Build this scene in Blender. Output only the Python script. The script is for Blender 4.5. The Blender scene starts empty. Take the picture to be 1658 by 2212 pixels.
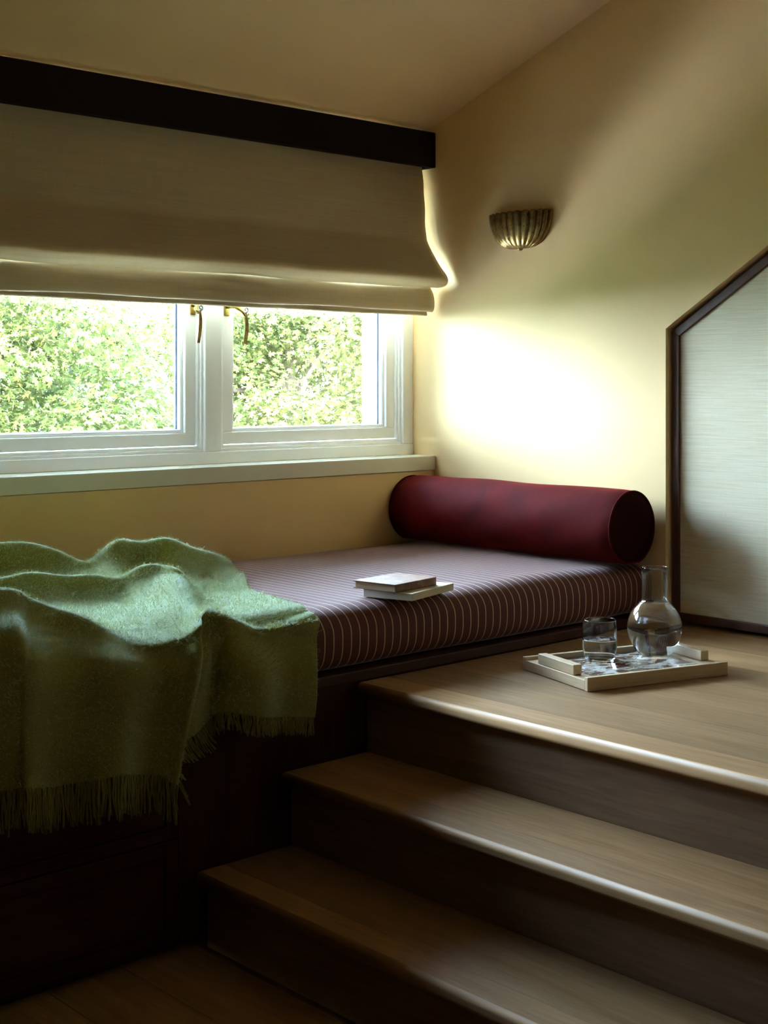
import bpy, bmesh, math, random
from mathutils import Vector, Matrix
import numpy as np

sc = bpy.context.scene
col = sc.collection
R = random.Random(7)
PI = math.pi

# ------------------------------------------------------------------ camera
CAM = (-3.605, -3.605, 1.31)
cd = bpy.data.cameras.new('camera')
cam = bpy.data.objects.new('camera', cd)
col.objects.link(cam)
cam.location = CAM
cam.rotation_euler = (PI/2, 0, math.radians(47.1-90))
cd.sensor_fit = 'HORIZONTAL'
cd.sensor_width = 36
cd.lens = 36*2942/1658
cd.shift_y = -(1106-830)/1658
cd.clip_start = .05
cd.clip_end = 300
sc.camera = cam

# ------------------------------------------------------------------ sky
w = bpy.data.worlds.new('sky')
sc.world = w
w.use_nodes = True
nt = w.node_tree
bg = nt.nodes['Background']
tc = nt.nodes.new('ShaderNodeTexCoord')
sp = nt.nodes.new('ShaderNodeSeparateXYZ')
rp = nt.nodes.new('ShaderNodeValToRGB')
rp.color_ramp.elements[0].position = 0.0
rp.color_ramp.elements[0].color = (.62, .81, 1.0, 1)
rp.color_ramp.elements[1].position = 1.0
rp.color_ramp.elements[1].color = (.22, .38, .66, 1)
nt.links.new(tc.outputs['Generated'], sp.inputs[0])
nt.links.new(sp.outputs['Z'], rp.inputs[0])
nt.links.new(rp.outputs[0], bg.inputs['Color'])
bg.inputs['Strength'].default_value = 17.0

# ------------------------------------------------------------------ sun (falls on the trees and the added paving, comes from the left)
sd = bpy.data.lights.new('sun', 'SUN')
sd.energy = 32
sd.color = (1, .93, .72)
sd.angle = math.radians(1.5)
sun = bpy.data.objects.new('sun', sd)
col.objects.link(sun)
sun.rotation_euler = Vector((.80, .16, -.62)).to_track_quat('-Z', 'Y').to_euler()

# daylight portal in the window opening (guides sky sampling, adds no light)
pd_ = bpy.data.lights.new('window_portal', 'AREA')
pd_.shape = 'RECTANGLE'
pd_.size = 2.46
pd_.size_y = .95
pd_.cycles.is_portal = True
po = bpy.data.objects.new('window_portal', pd_)
col.objects.link(po)
po.location = (-1.225, .24, 1.55)
po.rotation_euler = Vector((0, -1, 0)).to_track_quat('-Z', 'Z').to_euler()

vs = sc.view_settings
sc.display_settings.display_device = 'sRGB'
vs.view_transform = 'Standard'
vs.look = 'None'
vs.gamma = 1
vs.use_curve_mapping = False
vs.exposure = 2.62
cy = sc.cycles
cy.max_bounces = 14
cy.diffuse_bounces = 8
cy.glossy_bounces = 5
cy.transmission_bounces = 12
cy.transparent_max_bounces = 16
cy.sample_clamp_indirect = 12
cy.use_denoising = True

# ================================================================== helpers
def root_loc(o):
    m = Matrix.Identity(4)
    ch = []
    while o:
        ch.append(o); o = o.parent
    for q in reversed(ch):
        m = m @ q.matrix_basis
    return m

def obj(name, verts, faces, mat, parent=None, smooth=False, uvs=None, bevel=0, matidx=None):
    """one mesh object from WORLD coordinates"""
    if parent is not None:
        inv = root_loc(parent).inverted()
        verts = [inv @ Vector(v) for v in verts]
    me = bpy.data.meshes.new(name)
    me.from_pydata([tuple(v) for v in verts], [], faces)
    for m in (mat if isinstance(mat, (list, tuple)) else [mat]):
        me.materials.append(m)
    if matidx is not None:
        me.polygons.foreach_set('material_index', matidx)
    if smooth:
        me.polygons.foreach_set('use_smooth', [True]*len(me.polygons))
    if uvs is not None:
        ul = me.uv_layers.new(name='UVMap')
        for lp in me.loops:
            ul.data[lp.index].uv = uvs[lp.vertex_index]
    me.update()
    o = bpy.data.objects.new(name, me)
    col.objects.link(o)
    if parent is not None:
        o.parent = parent
    if bevel:
        b = o.modifiers.new('bevel', 'BEVEL')
        b.width = bevel; b.segments = 2; b.limit_method = 'ANGLE'; b.angle_limit = math.radians(40)
    return o

def empty(name, loc, label=None, cat=None, group=None, kind=None, rz=0):
    o = bpy.data.objects.new(name, None)
    o.location = loc
    o.rotation_euler = (0, 0, rz)
    o.empty_display_size = .1
    col.objects.link(o)
    tag(o, label, cat, group, kind)
    return o

def tag(o, label=None, cat=None, group=None, kind=None):
    if label: o['label'] = label
    if cat: o['category'] = cat
    if group: o['group'] = group
    if kind: o['kind'] = kind
    return o

def box_vf(x0, x1, y0, y1, z0, z1):
    v = [(x0,y0,z0),(x1,y0,z0),(x1,y1,z0),(x0,y1,z0),(x0,y0,z1),(x1,y0,z1),(x1,y1,z1),(x0,y1,z1)]
    f = [(0,3,2,1),(4,5,6,7),(0,1,5,4),(1,2,6,5),(2,3,7,6),(3,0,4,7)]
    return v, f

def box(name, x0, x1, y0, y1, z0, z1, mat, parent=None, bevel=.002):
    v, f = box_vf(x0, x1, y0, y1, z0, z1)
    return obj(name, v, f, mat, parent, bevel=bevel)

def merge(*vfs):
    V, F = [], []
    for v, f in vfs:
        n = len(V)
        V += list(v)
        F += [tuple(i+n for i in q) for q in f]
    return V, F

def prism(poly, a0, a1, axis):
    """extrude a 2D polygon along an axis. axis 'x': poly=(y,z); 'y': poly=(x,z); 'z': poly=(x,y)"""
    n = len(poly)
    def P(p, a):
        return {'x': (a, p[0], p[1]), 'y': (p[0], a, p[1]), 'z': (p[0], p[1], a)}[axis]
    v = [P(p, a0) for p in poly]+[P(p, a1) for p in poly]
    f = [tuple(range(n)), tuple(range(2*n-1, n-1, -1))]
    f += [(i, i+n, (i+1) % n+n, (i+1) % n) for i in range(n)]
    return v, f

def fix_normals(o):
    bm = bmesh.new(); bm.from_mesh(o.data)
    bmesh.ops.recalc_face_normals(bm, faces=bm.faces)
    bm.to_mesh(o.data); bm.free()
    return o

def lathe(prof, cx, cyy, seg=64, close=True):
    V, F = [], []
    n = len(prof)
    for k in range(seg):
        a = 2*PI*k/seg
        for r, z in prof:
            V.append((cx+r*math.cos(a), cyy+r*math.sin(a), z))
    for k in range(seg):
        for i in range(n-1):
            a, b = k*n+i, k*n+i+1
            c, d = ((k+1) % seg)*n+i+1, ((k+1) % seg)*n+i
            F.append((a, d, c, b))
    return V, F

def tube(pts, rad, seg=8):
    """swept tube through points; rad float or list"""
    V, F = [], []
    n = len(pts)
    pts = [Vector(p) for p in pts]
    up = Vector((.13, .2, .97))
    for i, p in enumerate(pts):
        t = (pts[min(i+1, n-1)]-pts[max(i-1, 0)]).normalized()
        a = t.cross(up)
        if a.length < .01: a = t.cross(Vector((1, 0, 0)))
        a.normalize(); b = t.cross(a)
        r = rad[i] if isinstance(rad, (list, tuple)) else rad
        for k in range(seg):
            q = 2*PI*k/seg
            V.append(tuple(p+a*r*math.cos(q)+b*r*math.sin(q)))
    for i in range(n-1):
        for k in range(seg):
            F.append((i*seg+k, i*seg+(k+1) % seg, (i+1)*seg+(k+1) % seg, (i+1)*seg+k))
    F.append(tuple(range(seg-1, -1, -1)))
    F.append(tuple((n-1)*seg+k for k in range(seg)))
    return V, F

def cr(p0, p1, p2, p3, t):
    return .5*((2*p1)+(-p0+p2)*t+(2*p0-5*p1+4*p2-p3)*t*t+(-p0+3*p1-3*p2+p3)*t*t*t)

# ================================================================== materials
def mat(name, base=(.5,.5,.5), rough=.5, **k):
    m = bpy.data.materials.new(name)
    m.use_nodes = True
    b = m.node_tree.nodes['Principled BSDF']
    b.inputs['Base Color'].default_value = (*base, 1)
    b.inputs['Roughness'].default_value = rough
    for kk, v in k.items():
        b.inputs[kk.replace('_', ' ')].default_value = v
    return m

class G:
    def __init__(s, m):
        s.m = m; s.nt = m.node_tree; s.b = s.nt.nodes['Principled BSDF']
        s.tc = s.nt.nodes.new('ShaderNodeTexCoord')
    def n(s, t, **k):
        x = s.nt.nodes.new('ShaderNode'+t)
        for a, v in k.items(): setattr(x, a, v)
        return x
    def l(s, a, b): s.nt.links.new(a, b)
    def mapping(s, scale, out='Object', rot=(0,0,0)):
        x = s.n('Mapping'); x.inputs['Scale'].default_value = scale
        x.inputs['Rotation'].default_value = rot
        s.l(s.tc.outputs[out], x.inputs['Vector']); return x.outputs[0]
    def noise(s, vec, scale, detail=3, rough=.5, dist=0):
        x = s.n('TexNoise'); x.inputs['Scale'].default_value = scale
        x.inputs['Detail'].default_value = detail; x.inputs['Roughness'].default_value = rough
        x.inputs['Distortion'].default_value = dist
        s.l(vec, x.inputs['Vector']); return x.outputs['Fac']
    def ramp(s, fac, stops, interp='LINEAR'):
        x = s.n('ValToRGB'); e = x.color_ramp.elements
        x.color_ramp.interpolation = interp
        while len(e) < len(stops): e.new(.5)
        for q, (p, c) in zip(e, stops):
            q.position = p; q.color = (*c, 1) if len(c) == 3 else c
        s.l(fac, x.inputs[0]); return x.outputs[0]
    def math(s, op, a, b=None, c=None):
        x = s.n('Math', operation=op)
        for i, v in enumerate((a, b, c)):
            if v is None: continue
            if isinstance(v, (int, float)): x.inputs[i].default_value = v
            else: s.l(v, x.inputs[i])
        return x.outputs[0]
    def mix(s, fac, a, b, blend='MIX'):
        x = s.n('Mix', data_type='RGBA', blend_type=blend)
        if isinstance(fac, (int, float)): x.inputs[0].default_value = fac
        else: s.l(fac, x.inputs[0])
        for i, v in ((6, a), (7, b)):
            if isinstance(v, tuple): x.inputs[i].default_value = (*v, 1)
            else: s.l(v, x.inputs[i])
        return x.outputs[2]
    def bump(s, h, strength=.2, dist=.002):
        x = s.n('Bump'); x.inputs['Strength'].default_value = strength; x.inputs['Distance'].default_value = dist
        s.l(h, x.inputs['Height']); s.l(x.outputs[0], s.b.inputs['Normal'])

def paint(name, base, rough=.6, sc_=60, st=.06):
    m = mat(name, base, rough)
    g = G(m)
    v = g.mapping((1,1,1))
    g.bump(g.noise(v, sc_, 4), st, .003)
    n2 = g.noise(v, 1.3, 2)
    g.l(g.ramp(n2, [(.3, tuple(c*.97 for c in base)), (.7, tuple(min(1, c*1.02) for c in base))]), g.b.inputs['Base Color'])
    return m

WALL = paint('cream_wall_paint', (.85, .61, .29), .65)
CEIL = paint('cream_ceiling_paint', (.87, .64, .39), .8)
WHITE = paint('white_window_paint', (.90, .91, .90), .35, 90, .03)
SILLP = paint('sill_paint', (.74, .72, .60), .4, 90, .03)

def wood(name, dark, light, rough=.38, axis='y', grain=1.0, vary=.22, coat=.15, spec=.5):
    m = mat(name, light, rough)
    g = G(m)
    s = {'y': (14, .9, 14), 'x': (.9, 14, 14), 'z': (14, 14, .9)}[axis]
    oi = g.n('ObjectInfo')
    ad = g.n('VectorMath', operation='ADD')
    g.l(g.tc.outputs['Object'], ad.inputs[0])
    mu = g.math('MULTIPLY', oi.outputs['Random'], 13.7)
    cb = g.n('CombineXYZ'); g.l(mu, cb.inputs[0]); g.l(mu, cb.inputs[1]); g.l(mu, cb.inputs[2])
    g.l(cb.outputs[0], ad.inputs[1])
    mp = g.n('Mapping'); mp.inputs['Scale'].default_value = tuple(q*grain for q in s)
    g.l(ad.outputs[0], mp.inputs['Vector'])
    n1 = g.noise(mp.outputs[0], 1.6, 6, .62, 1.2)
    n2 = g.noise(mp.outputs[0], 9, 3, .6)
    n3 = g.noise(ad.outputs[0], 2.0, 2)
    c = g.ramp(n1, [(.25, dark), (.75, light)])
    f = g.ramp(n2, [(.35, (.86,)*3), (.65, (1.06,)*3)])
    c = g.mix(1.0, c, f, 'MULTIPLY')
    hs = g.n('HueSaturation')
    g.l(c, hs.inputs['Color'])
    g.l(g.math('ADD', g.math('MULTIPLY', oi.outputs['Random'], vary*2), 1-vary), hs.inputs['Value'])
    c = hs.outputs[0]
    g.l(c, g.b.inputs['Base Color'])
    g.l(g.math('ADD', g.math('MULTIPLY', n1, .15), rough-.07), g.b.inputs['Roughness'])
    g.b.inputs['Coat Weight'].default_value = coat
    g.b.inputs['Coat Roughness'].default_value = .3
    g.bump(g.math('ADD', n1, g.math('MULTIPLY', n2, .5)), .08, .001)
    g.b.inputs['Specular IOR Level'].default_value = spec
    return m

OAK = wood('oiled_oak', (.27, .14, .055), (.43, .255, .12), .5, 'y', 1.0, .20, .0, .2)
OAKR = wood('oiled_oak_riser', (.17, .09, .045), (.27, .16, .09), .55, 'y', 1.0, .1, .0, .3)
MAHO = wood('dark_mahogany', (.028, .006, .003), (.075, .017, .008), .5, 'x', 1.0, .1, .05, .3)
MAHOV = wood('dark_mahogany_vertical', (.028, .006, .003), (.080, .018, .008), .5, 'z', 1.0, .1, .05, .3)
MAHOP = wood('pelmet_mahogany', (.006, .0015, .001), (.010, .003, .002), .6, 'x', 1.0, .1, .0, .15)
FRAMEW = wood('panel_frame_mahogany', (.07, .022, .013), (.13, .045, .028), .45, 'z', 1.0, .12, .2)
BEECH = wood('pale_ash_wood', (.52, .36, .20), (.70, .53, .33), .5, 'x', 1.2, .08, .05)
BEECHY = wood('pale_ash_wood_cross', (.52, .36, .20), (.70, .53, .33), .5, 'y', 1.2, .08, .05)

def fabric_bump(g, vec, sx, st=.25, d=.0006):
    a = g.n('TexWave'); a.inputs['Scale'].default_value = sx
    g.l(vec, a.inputs['Vector'])
    b_ = g.n('TexWave', bands_direction='Z'); b_.inputs['Scale'].default_value = sx
    g.l(vec, b_.inputs['Vector'])
    g.bump(g.math('ADD', a.outputs['Fac'], b_.outputs['Fac']), st, d)

# red velvet
VEL = mat('red_velvet', (.105, .006, .006), .85)
g = G(VEL)
v = g.mapping((1, 1, 1))
nn = g.noise(v, 7, 4, .6, .6)
g.l(g.ramp(nn, [(.3, (.055, .0010, .0008)), (.7, (.10, .0018, .0014))]), g.b.inputs['Base Color'])
g.b.inputs['Sheen Weight'].default_value = .35
g.b.inputs['Sheen Roughness'].default_value = .25
g.b.inputs['Sheen Tint'].default_value = (.9, .06, .03, 1)
g.b.inputs['Specular IOR Level'].default_value = .1
g.bump(g.noise(v, 260, 2), .25, .001)

# striped mattress cover (stripe pattern follows the cloth: UV u is metres along the bed)
STR = mat('striped_ticking', (.1, .02, .02), .8)
g = G(STR)
sx = g.n('SeparateXYZ'); g.l(g.tc.outputs['UV'], sx.inputs[0])
ph = g.math('FRACT', g.math('MULTIPLY', sx.outputs[0], 1/.0295))
cream, mar, blk, mid = (.58, .38, .22), (.125, .026, .018), (.045, .010, .009), (.150, .034, .022)
stops = [(0.0, cream), (.115, blk), (.165, mar), (.30, blk), (.34, mid), (.47, blk), (.50, mar), (.63, blk), (.665, mid), (.80, blk), (.84, mar), (.95, blk), (.985, cream)]
g.l(g.ramp(ph, stops, 'CONSTANT'), g.b.inputs['Base Color'])
g.b.inputs['Sheen Weight'].default_value = .9
g.b.inputs['Sheen Roughness'].default_value = .2
g.b.inputs['Sheen Tint'].default_value = (.95, .88, .98, 1)
v = g.mapping((1, 1, 1), 'UV')
g.bump(g.noise(v, 900, 2), .3, .0006)

# linen blind
LIN = mat('cream_linen', (.66, .55, .37), .85)
g = G(LIN)
v = g.mapping((1, 1, 1))
vs_ = g.mapping((1.2, 60, 60))
st = g.noise(vs_, 2.4, 5, .7)
st2 = g.noise(g.mapping((60, 60, 1.6)), 3, 4, .6)
c = g.ramp(st, [(.32, (.55, .44, .27)), (.68, (.70, .59, .41))])
c = g.mix(.35, c, g.ramp(st2, [(.3, (.56, .46, .30)), (.7, (.68, .58, .41))]))
g.l(c, g.b.inputs['Base Color'])
g.bump(g.math('ADD', st, st2), .12, .001)
g.b.inputs['Sheen Weight'].default_value = .1
tr = g.n('BsdfTranslucent'); tr.inputs['Color'].default_value = (.62, .55, .40, 1)
mx = g.n('MixShader'); mx.inputs[0].default_value = .24
outp = g.nt.nodes['Material Output']
g.l(g.b.outputs[0], mx.inputs[1]); g.l(tr.outputs[0], mx.inputs[2]); g.l(mx.outputs[0], outp.inputs['Surface'])

LINING = mat('blackout_lining', (.70, .66, .56), .9)
VEL_SHADED = mat('red_velvet_end_shaded', (.022, .0007, .0008), .9)  # same velvet as the cover, with the disc's shade put into a darker colour
VEL_SHADED.node_tree.nodes['Principled BSDF'].inputs['Specular IOR Level'].default_value = .1
# grasscloth
GRASS = mat('grasscloth', (.55, .50, .38), .75)
g = G(GRASS)
a_ = g.noise(g.mapping((1, 3.2, 260)), 1.0, 5, .75)
b_ = g.noise(g.mapping((1, 9, 520)), 1.0, 3, .7)
c_ = g.noise(g.mapping((1, 400, 30)), 1.0, 2)
mm = g.math('ADD', g.math('MULTIPLY', a_, .65), g.math('MULTIPLY', b_, .35))
g.l(g.mix(.12, g.ramp(mm, [(.33, (.60, .50, .31)), (.5, (.74, .65, .45)), (.66, (.82, .78, .62))]), g.ramp(c_, [(.3, (.45, .4, .28)), (.7, (.66, .62, .5))])), g.b.inputs['Base Color'])
g.bump(mm, .5, .0012)

# mohair
MOH = mat('green_mohair', (.20, .33, .10), .9)
g = G(MOH)
v = g.mapping((1, 1, 1))
n1 = g.noise(v, 90, 5, .7)
n2 = g.noise(v, 6, 3)
g.l(g.mix(.5, g.ramp(n1, [(.3, (.23, .20, .02)), (.7, (.38, .35, .055))]), g.ramp(n2, [(.3, (.27, .24, .025)), (.7, (.36, .33, .05))])), g.b.inputs['Base Color'])
g.b.inputs['Sheen Weight'].default_value = 1.0
g.b.inputs['Sheen Roughness'].default_value = .45
g.b.inputs['Sheen Tint'].default_value = (.72, 1, .92, 1)
g.b.inputs['Specular IOR Level'].default_value = .15
wv = g.n('TexWave', bands_direction='DIAGONAL'); wv.inputs['Scale'].default_value = 110
g.l(g.mapping((1, 1, 1), 'UV'), wv.inputs['Vector'])
g.bump(g.math('ADD', g.noise(v, 220, 3), g.math('MULTIPLY', wv.outputs['Fac'], .25)), .6, .002)
tr = g.n('BsdfTranslucent'); tr.inputs['Color'].default_value = (.34, .42, .10, 1)
mx = g.n('MixShader'); mx.inputs[0].default_value = .2
outp = g.nt.nodes['Material Output']
g.l(g.b.outputs[0], mx.inputs[1]); g.l(tr.outputs[0], mx.inputs[2]); g.l(mx.outputs[0], outp.inputs['Surface'])
FUZ = mat('mohair_fibre', (.60, .66, .36), .7)
FUZ.node_tree.nodes['Principled BSDF'].inputs['Sheen Weight'].default_value = .3

BRASS = mat('antique_brass', (.26, .18, .065), .3, Metallic=1.0)
g = G(BRASS)
n1 = g.noise(g.mapping((1, 1, 1)), 45, 4, .6)
g.l(g.ramp(n1, [(.3, (.15, .095, .035)), (.7, (.38, .27, .10))]), g.b.inputs['Base Color'])
g.l(g.ramp(n1, [(.3, (.42,)*3), (.7, (.25,)*3)]), g.b.inputs['Roughness'])
BRASSH = mat('polished_brass', (.55, .42, .12), .25, Metallic=1.0)
STEEL = mat('grey_iron', (.14, .16, .19), .4, Metallic=.8)
SPACER = mat('glazing_spacer', (.05, .09, .16), .4)
DARK = mat('cavity_shade', (.015, .012, .01), .9)  # near-black colour stands in for the shade in closed hollows

# window glass: clear sheet with a fresnel reflection
PANE = bpy.data.materials.new('window_glass'); PANE.use_nodes = True
q = PANE.node_tree; q.nodes.remove(q.nodes['Principled BSDF'])
t_ = q.nodes.new('ShaderNodeBsdfTransparent'); t_.inputs[0].default_value = (.97, .99, .98, 1)
gl = q.nodes.new('ShaderNodeBsdfGlossy'); gl.inputs['Roughness'].default_value = .02
fr = q.nodes.new('ShaderNodeFresnel'); fr.inputs[0].default_value = 1.45
m2 = q.nodes.new('ShaderNodeMixShader')
q.links.new(fr.outputs[0], m2.inputs[0]); q.links.new(t_.outputs[0], m2.inputs[1]); q.links.new(gl.outputs[0], m2.inputs[2])
q.links.new(m2.outputs[0], q.nodes['Material Output'].inputs['Surface'])

def glass(name, ior, colr=(1, 1, 1)):
    m = bpy.data.materials.new(name); m.use_nodes = True
    q = m.node_tree; q.nodes.remove(q.nodes['Principled BSDF'])
    x = q.nodes.new('ShaderNodeBsdfGlass'); x.inputs['Color'].default_value = (*colr, 1)
    x.inputs['Roughness'].default_value = 0; x.inputs['IOR'].default_value = ior
    q.links.new(x.outputs[0], q.nodes['Material Output'].inputs['Surface'])
    return m
GLASS = glass('clear_glass', 1.47, (.97, .98, .985))
WATER = glass('water', 1.33, (.98, .99, 1))

# tray inlay
INLAY = mat('tray_inlay', (.2, .1, .06), .16)
g = G(INLAY)
v = g.mapping((9, 17, 9), rot=(0, 0, .9))
n1 = g.noise(v, 1.5, 5, .65, 1.4)
v2 = g.mapping((22, 190, 22), rot=(0, 0, .35))
n2 = g.noise(v2, 1.0, 3, .6, .3)
g.l(g.ramp(g.math('ADD', g.math('MULTIPLY', n1, .68), g.math('MULTIPLY', n2, .36)), [(.0, (.16, .085, .055)), (.525, (.21, .115, .075)), (.54, (.80, .76, .66))]), g.b.inputs['Base Color'])
g.b.inputs['Coat Weight'].default_value = .6
g.b.inputs['Coat Roughness'].default_value = .12

PAGES = mat('page_edges', (.55, .48, .36), .9)
g = G(PAGES)
g.l(g.ramp(g.noise(g.mapping((3, 3, 900)), 1, 3, .8), [(.3, (.26, .17, .08)), (.7, (.48, .36, .20))]), g.b.inputs['Base Color'])
PAGEW = mat('white_page_edges', (.72, .70, .62), .9)
g = G(PAGEW)
g.l(g.ramp(g.noise(g.mapping((2, 2, 1400)), 1, 3, .8), [(.3, (.6, .58, .5)), (.7, (.76, .74, .66))]), g.b.inputs['Base Color'])
CRCOV = mat('cream_paperback_cover', (.62, .52, .32), .55)
LEATH = mat('brown_leather', (.22, .10, .05), .45)
g = G(LEATH)
n1 = g.noise(g.mapping((1, 1, 1)), 38, 5, .65)
g.l(g.ramp(n1, [(.35, (.13, .05, .02)), (.62, (.26, .11, .05)), (.75, (.40, .24, .14))]), g.b.inputs['Base Color'])
g.bump(n1, .3, .001)

# exterior
LEAF = mat('leaf_green', (.30, .46, .10), .75)
g = G(LEAF)
oi = g.n('ObjectInfo')
n1 = g.noise(g.mapping((1, 1, 1)), 5.0, 3)
g.b.inputs['Specular IOR Level'].default_value = .15
c = g.ramp(n1, [(.25, (.022, .038, .009)), (.5, (.052, .066, .013)), (.75, (.115, .10, .030))])
g.l(c, g.b.inputs['Base Color'])
tr = g.n('BsdfTranslucent'); g.l(c, tr.inputs['Color'])
mx = g.n('MixShader'); mx.inputs[0].default_value = .35
outp = g.nt.nodes['Material Output']
g.l(g.b.outputs[0], mx.inputs[1]); g.l(tr.outputs[0], mx.inputs[2]); g.l(mx.outputs[0], outp.inputs['Surface'])
BARK = mat('bark', (.16, .11, .08), .9)
g = G(BARK)
n1 = g.noise(g.mapping((8, 8, 1.5)), 3, 5)
g.l(g.ramp(n1, [(.3, (.09, .06, .045)), (.7, (.24, .17, .13))]), g.b.inputs['Base Color']); g.bump(n1, .8, .02)
BOUNCE_PALE = paint('pale_bounce_ground', (.82, .80, .76), .8, 8, .3)  # pale colour for the added ground that bounces daylight upwards
FAR_DARK = paint('far_wall_bounce_cut', (.17, .115, .06), .7)  # unseen walls made dark to cut the light bounced back into the room
LAWN = mat('lawn_grass', (.05, .10, .02), .9)
g = G(LAWN)
g.l(g.ramp(g.noise(g.mapping((1, 1, 1)), 3, 5), [(.3, (.03, .06, .012)), (.7, (.06, .10, .025))]), g.b.inputs['Base Color'])

# ================================================================== the room
CZ, CS = 2.271, .371           # ceiling height at the window wall, slope
def ceil_z(y): return CZ + CS*(-y) if y > -2.6 else CZ + CS*2.6

# ceiling: sloping part and flat part, 0.15 thick
cp = [(.42, ceil_z(.42)), (-2.6, ceil_z(-2.6)), (-5.25, ceil_z(-2.6)), (-5.25, ceil_z(-2.6)+.3), (-2.6, ceil_z(-2.6)+.3), (.42, ceil_z(.42)+.3)]
fix_normals(tag(obj('ceiling', *prism(cp, -4.8, .4, 'x'), CEIL), kind='structure'))

# right wall with the attic hatch opening
top = .05
wp = [(.40, -.01), (.40, ceil_z(.40)+top), (-2.6, ceil_z(-2.6)+top), (-5.2, ceil_z(-2.6)+top), (-5.2, -.01), (-2.76, -.01), (-2.76, 1.487), (-1.90, 2.044), (-1.041, 1.487), (-1.041, -.01)]
wr = obj('wall_right', *prism(wp, 0.0, .20, 'x'), WALL)
fix_normals(tag(wr, kind='structure'))

# window wall: below the sill, left of the window, above it
vf = merge(box_vf(-4.7, 0.0, 0.0, .36, -.015, .988),
           box_vf(-4.7, -2.446, 0.0, .36, .988, 2.27),
           box_vf(-2.446, 0.0, .10, .36, 2.08, 2.24))
tag(obj('wall_window', *vf, WALL), kind='structure')
tag(box('wall_left', -4.8, -4.6, -5.2, .36, -.015, ceil_z(-2.6)+.05, FAR_DARK, bevel=0), kind='structure')
tag(box('wall_back', -4.6, 0.0, -5.2, -5.0, -.015, ceil_z(-2.6)+.05, FAR_DARK, bevel=0), kind='structure')

# sill board
sb = box('window_sill', -2.446, -.0005, -.009, .14, .990, 1.0435, SILLP, bevel=.003)
sb.name = 'trim_1'
tag(sb, kind='structure')

# lower floor: subfloor and boards running with the steps
fl = tag(box('floor', -4.8, .2, -5.2, .36, -.22, -.016, OAK, bevel=0), kind='structure')
rr = random.Random(3)
x = -1.765
while x > -4.45:
    wdt = .187
    box('plank', x-wdt+.0012, x, -4.98, -.952, -.016, 0.0, OAK, fl, bevel=.0012)
    x -= wdt

# ================================================================== wooden steps and raised floor
st = empty('wooden_steps', (-1.27, -1.9, 0), 'oiled oak steps rising to a broad raised wooden landing beside the daybed', 'steps')
Y0, Y1 = -4.6, -1.001
NOSE, TH = .033, .033
treads = [(-1.278, -1.245, .545), (-1.530, -1.497, .362), (-1.780, -1.747, .180)]   # nosing x, riser x, top z
def nosing_board(x0, x1, z):
    """bull-nosed board: rounded on the -x side"""
    r = .0125
    poly = [(x1, z-TH), (x1, z)]
    for k in range(0, 7):
        a = PI/2+PI/2*k/6
        poly.append((x0+r+r*math.cos(a), z-r+r*math.sin(a)))
    for k in range(0, 7):
        a = PI+PI/2*k/6
        poly.append((x0+r+r*math.cos(a), z-TH+r+r*math.sin(a)))
    return prism(poly, Y0, Y1, 'y')
back = [None, -1.245, -1.497]
nw = [.108, .10, .082]
for i, (nx, rx, z) in enumerate(treads):
    xb = nx+nw[i]
    o = obj('nosing_board', *nosing_board(nx, xb-.0006, z), OAK, st, smooth=False)
    fix_normals(o)
    for p in o.data.polygons: p.use_smooth = abs(p.normal.x) > .1 and len(p.vertices) == 4
    # riser
    zb = treads[i+1][2] if i < 2 else 0.0
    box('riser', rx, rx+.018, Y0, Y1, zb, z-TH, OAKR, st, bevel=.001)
    if i:
        box('tread_plank', xb+.0006, back[i]+.001, Y0, Y1, z-.030, z, OAK, st, bevel=.0009)
# landing planks
x = -1.278+nw[0]
while x < -.01:
    x2 = min(x+.192, -.0008)
    # boards with staggered butt joints
    cut = rr.uniform(-3.6, -2.4)
    for (a, b) in ((Y0, cut), (cut+.001, Y1)):
        box('landing_plank', x+.0006, x2-.0006, a, b, .515, .545, OAK, st, bevel=.0009)
    x = x2
# carcass under the steps
vf = merge(box_vf(-1.229, -.001, Y0, Y1, .0, .514), box_vf(-1.481, -1.229, Y0, Y1, 0, .330), box_vf(-1.731, -1.481, Y0, Y1, 0, .148))
obj('carcass', *vf, DARK, st)

# ================================================================== attic hatch panel (fabric panel in a dark frame, in the wall opening)
PX = .024
hp = empty('wall_panel', (PX, -1.9, .556), 'pale grasscloth panel in a dark mahogany frame with a sloping top edge', 'panel')
bd = .027
OUT = [(-1.047, .558), (-1.047, 1.478), (-1.90, 2.031), (-2.754, 1.478), (-2.754, .558)]
def inset(P, d):
    n = len(P); out = []
    for i in range(n):
        a, b, c = Vector(P[i-1]), Vector(P[i]), Vector(P[(i+1) % n])
        e1, e2 = (b-a).normalized(), (c-b).normalized()
        n1, n2 = Vector((-e1.y, e1.x)), Vector((-e2.y, e2.x))
        q = (n1+n2); q = q/(1+n1.dot(n2))
        out.append(tuple(b+q*d))
    return out
cx_, cz_ = -1.9, 1.1
IN = inset(OUT, bd)
if abs(IN[0][0]) < abs(OUT[0][0]): IN = inset(OUT, -bd)
for i in range(5):
    j = (i+1) % 5
    o = obj('frame_rail', *prism([OUT[i], OUT[j], IN[j], IN[i]], PX, PX+.035, 'x'), FRAMEW, hp, bevel=.0025)
    fix_normals(o)
IN2 = [(a+(cx_-a)*-.002, b) for a, b in IN]
o = obj('fabric_panel', *prism(IN, PX+.008, PX+.025, 'x'), GRASS, hp); fix_normals(o)
o['label'] = 'pale horizontally ribbed grasscloth field'
box('threshold', .0005, .13, -2.757, -1.043, .515, .545, OAK, hp, bevel=.001)
obj('backing', *prism([(-1.042, .545), (-1.042, 1.487), (-1.90, 2.04), (-2.758, 1.487), (-2.758, .545)], .11, .13, 'x'), DARK, hp)

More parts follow.
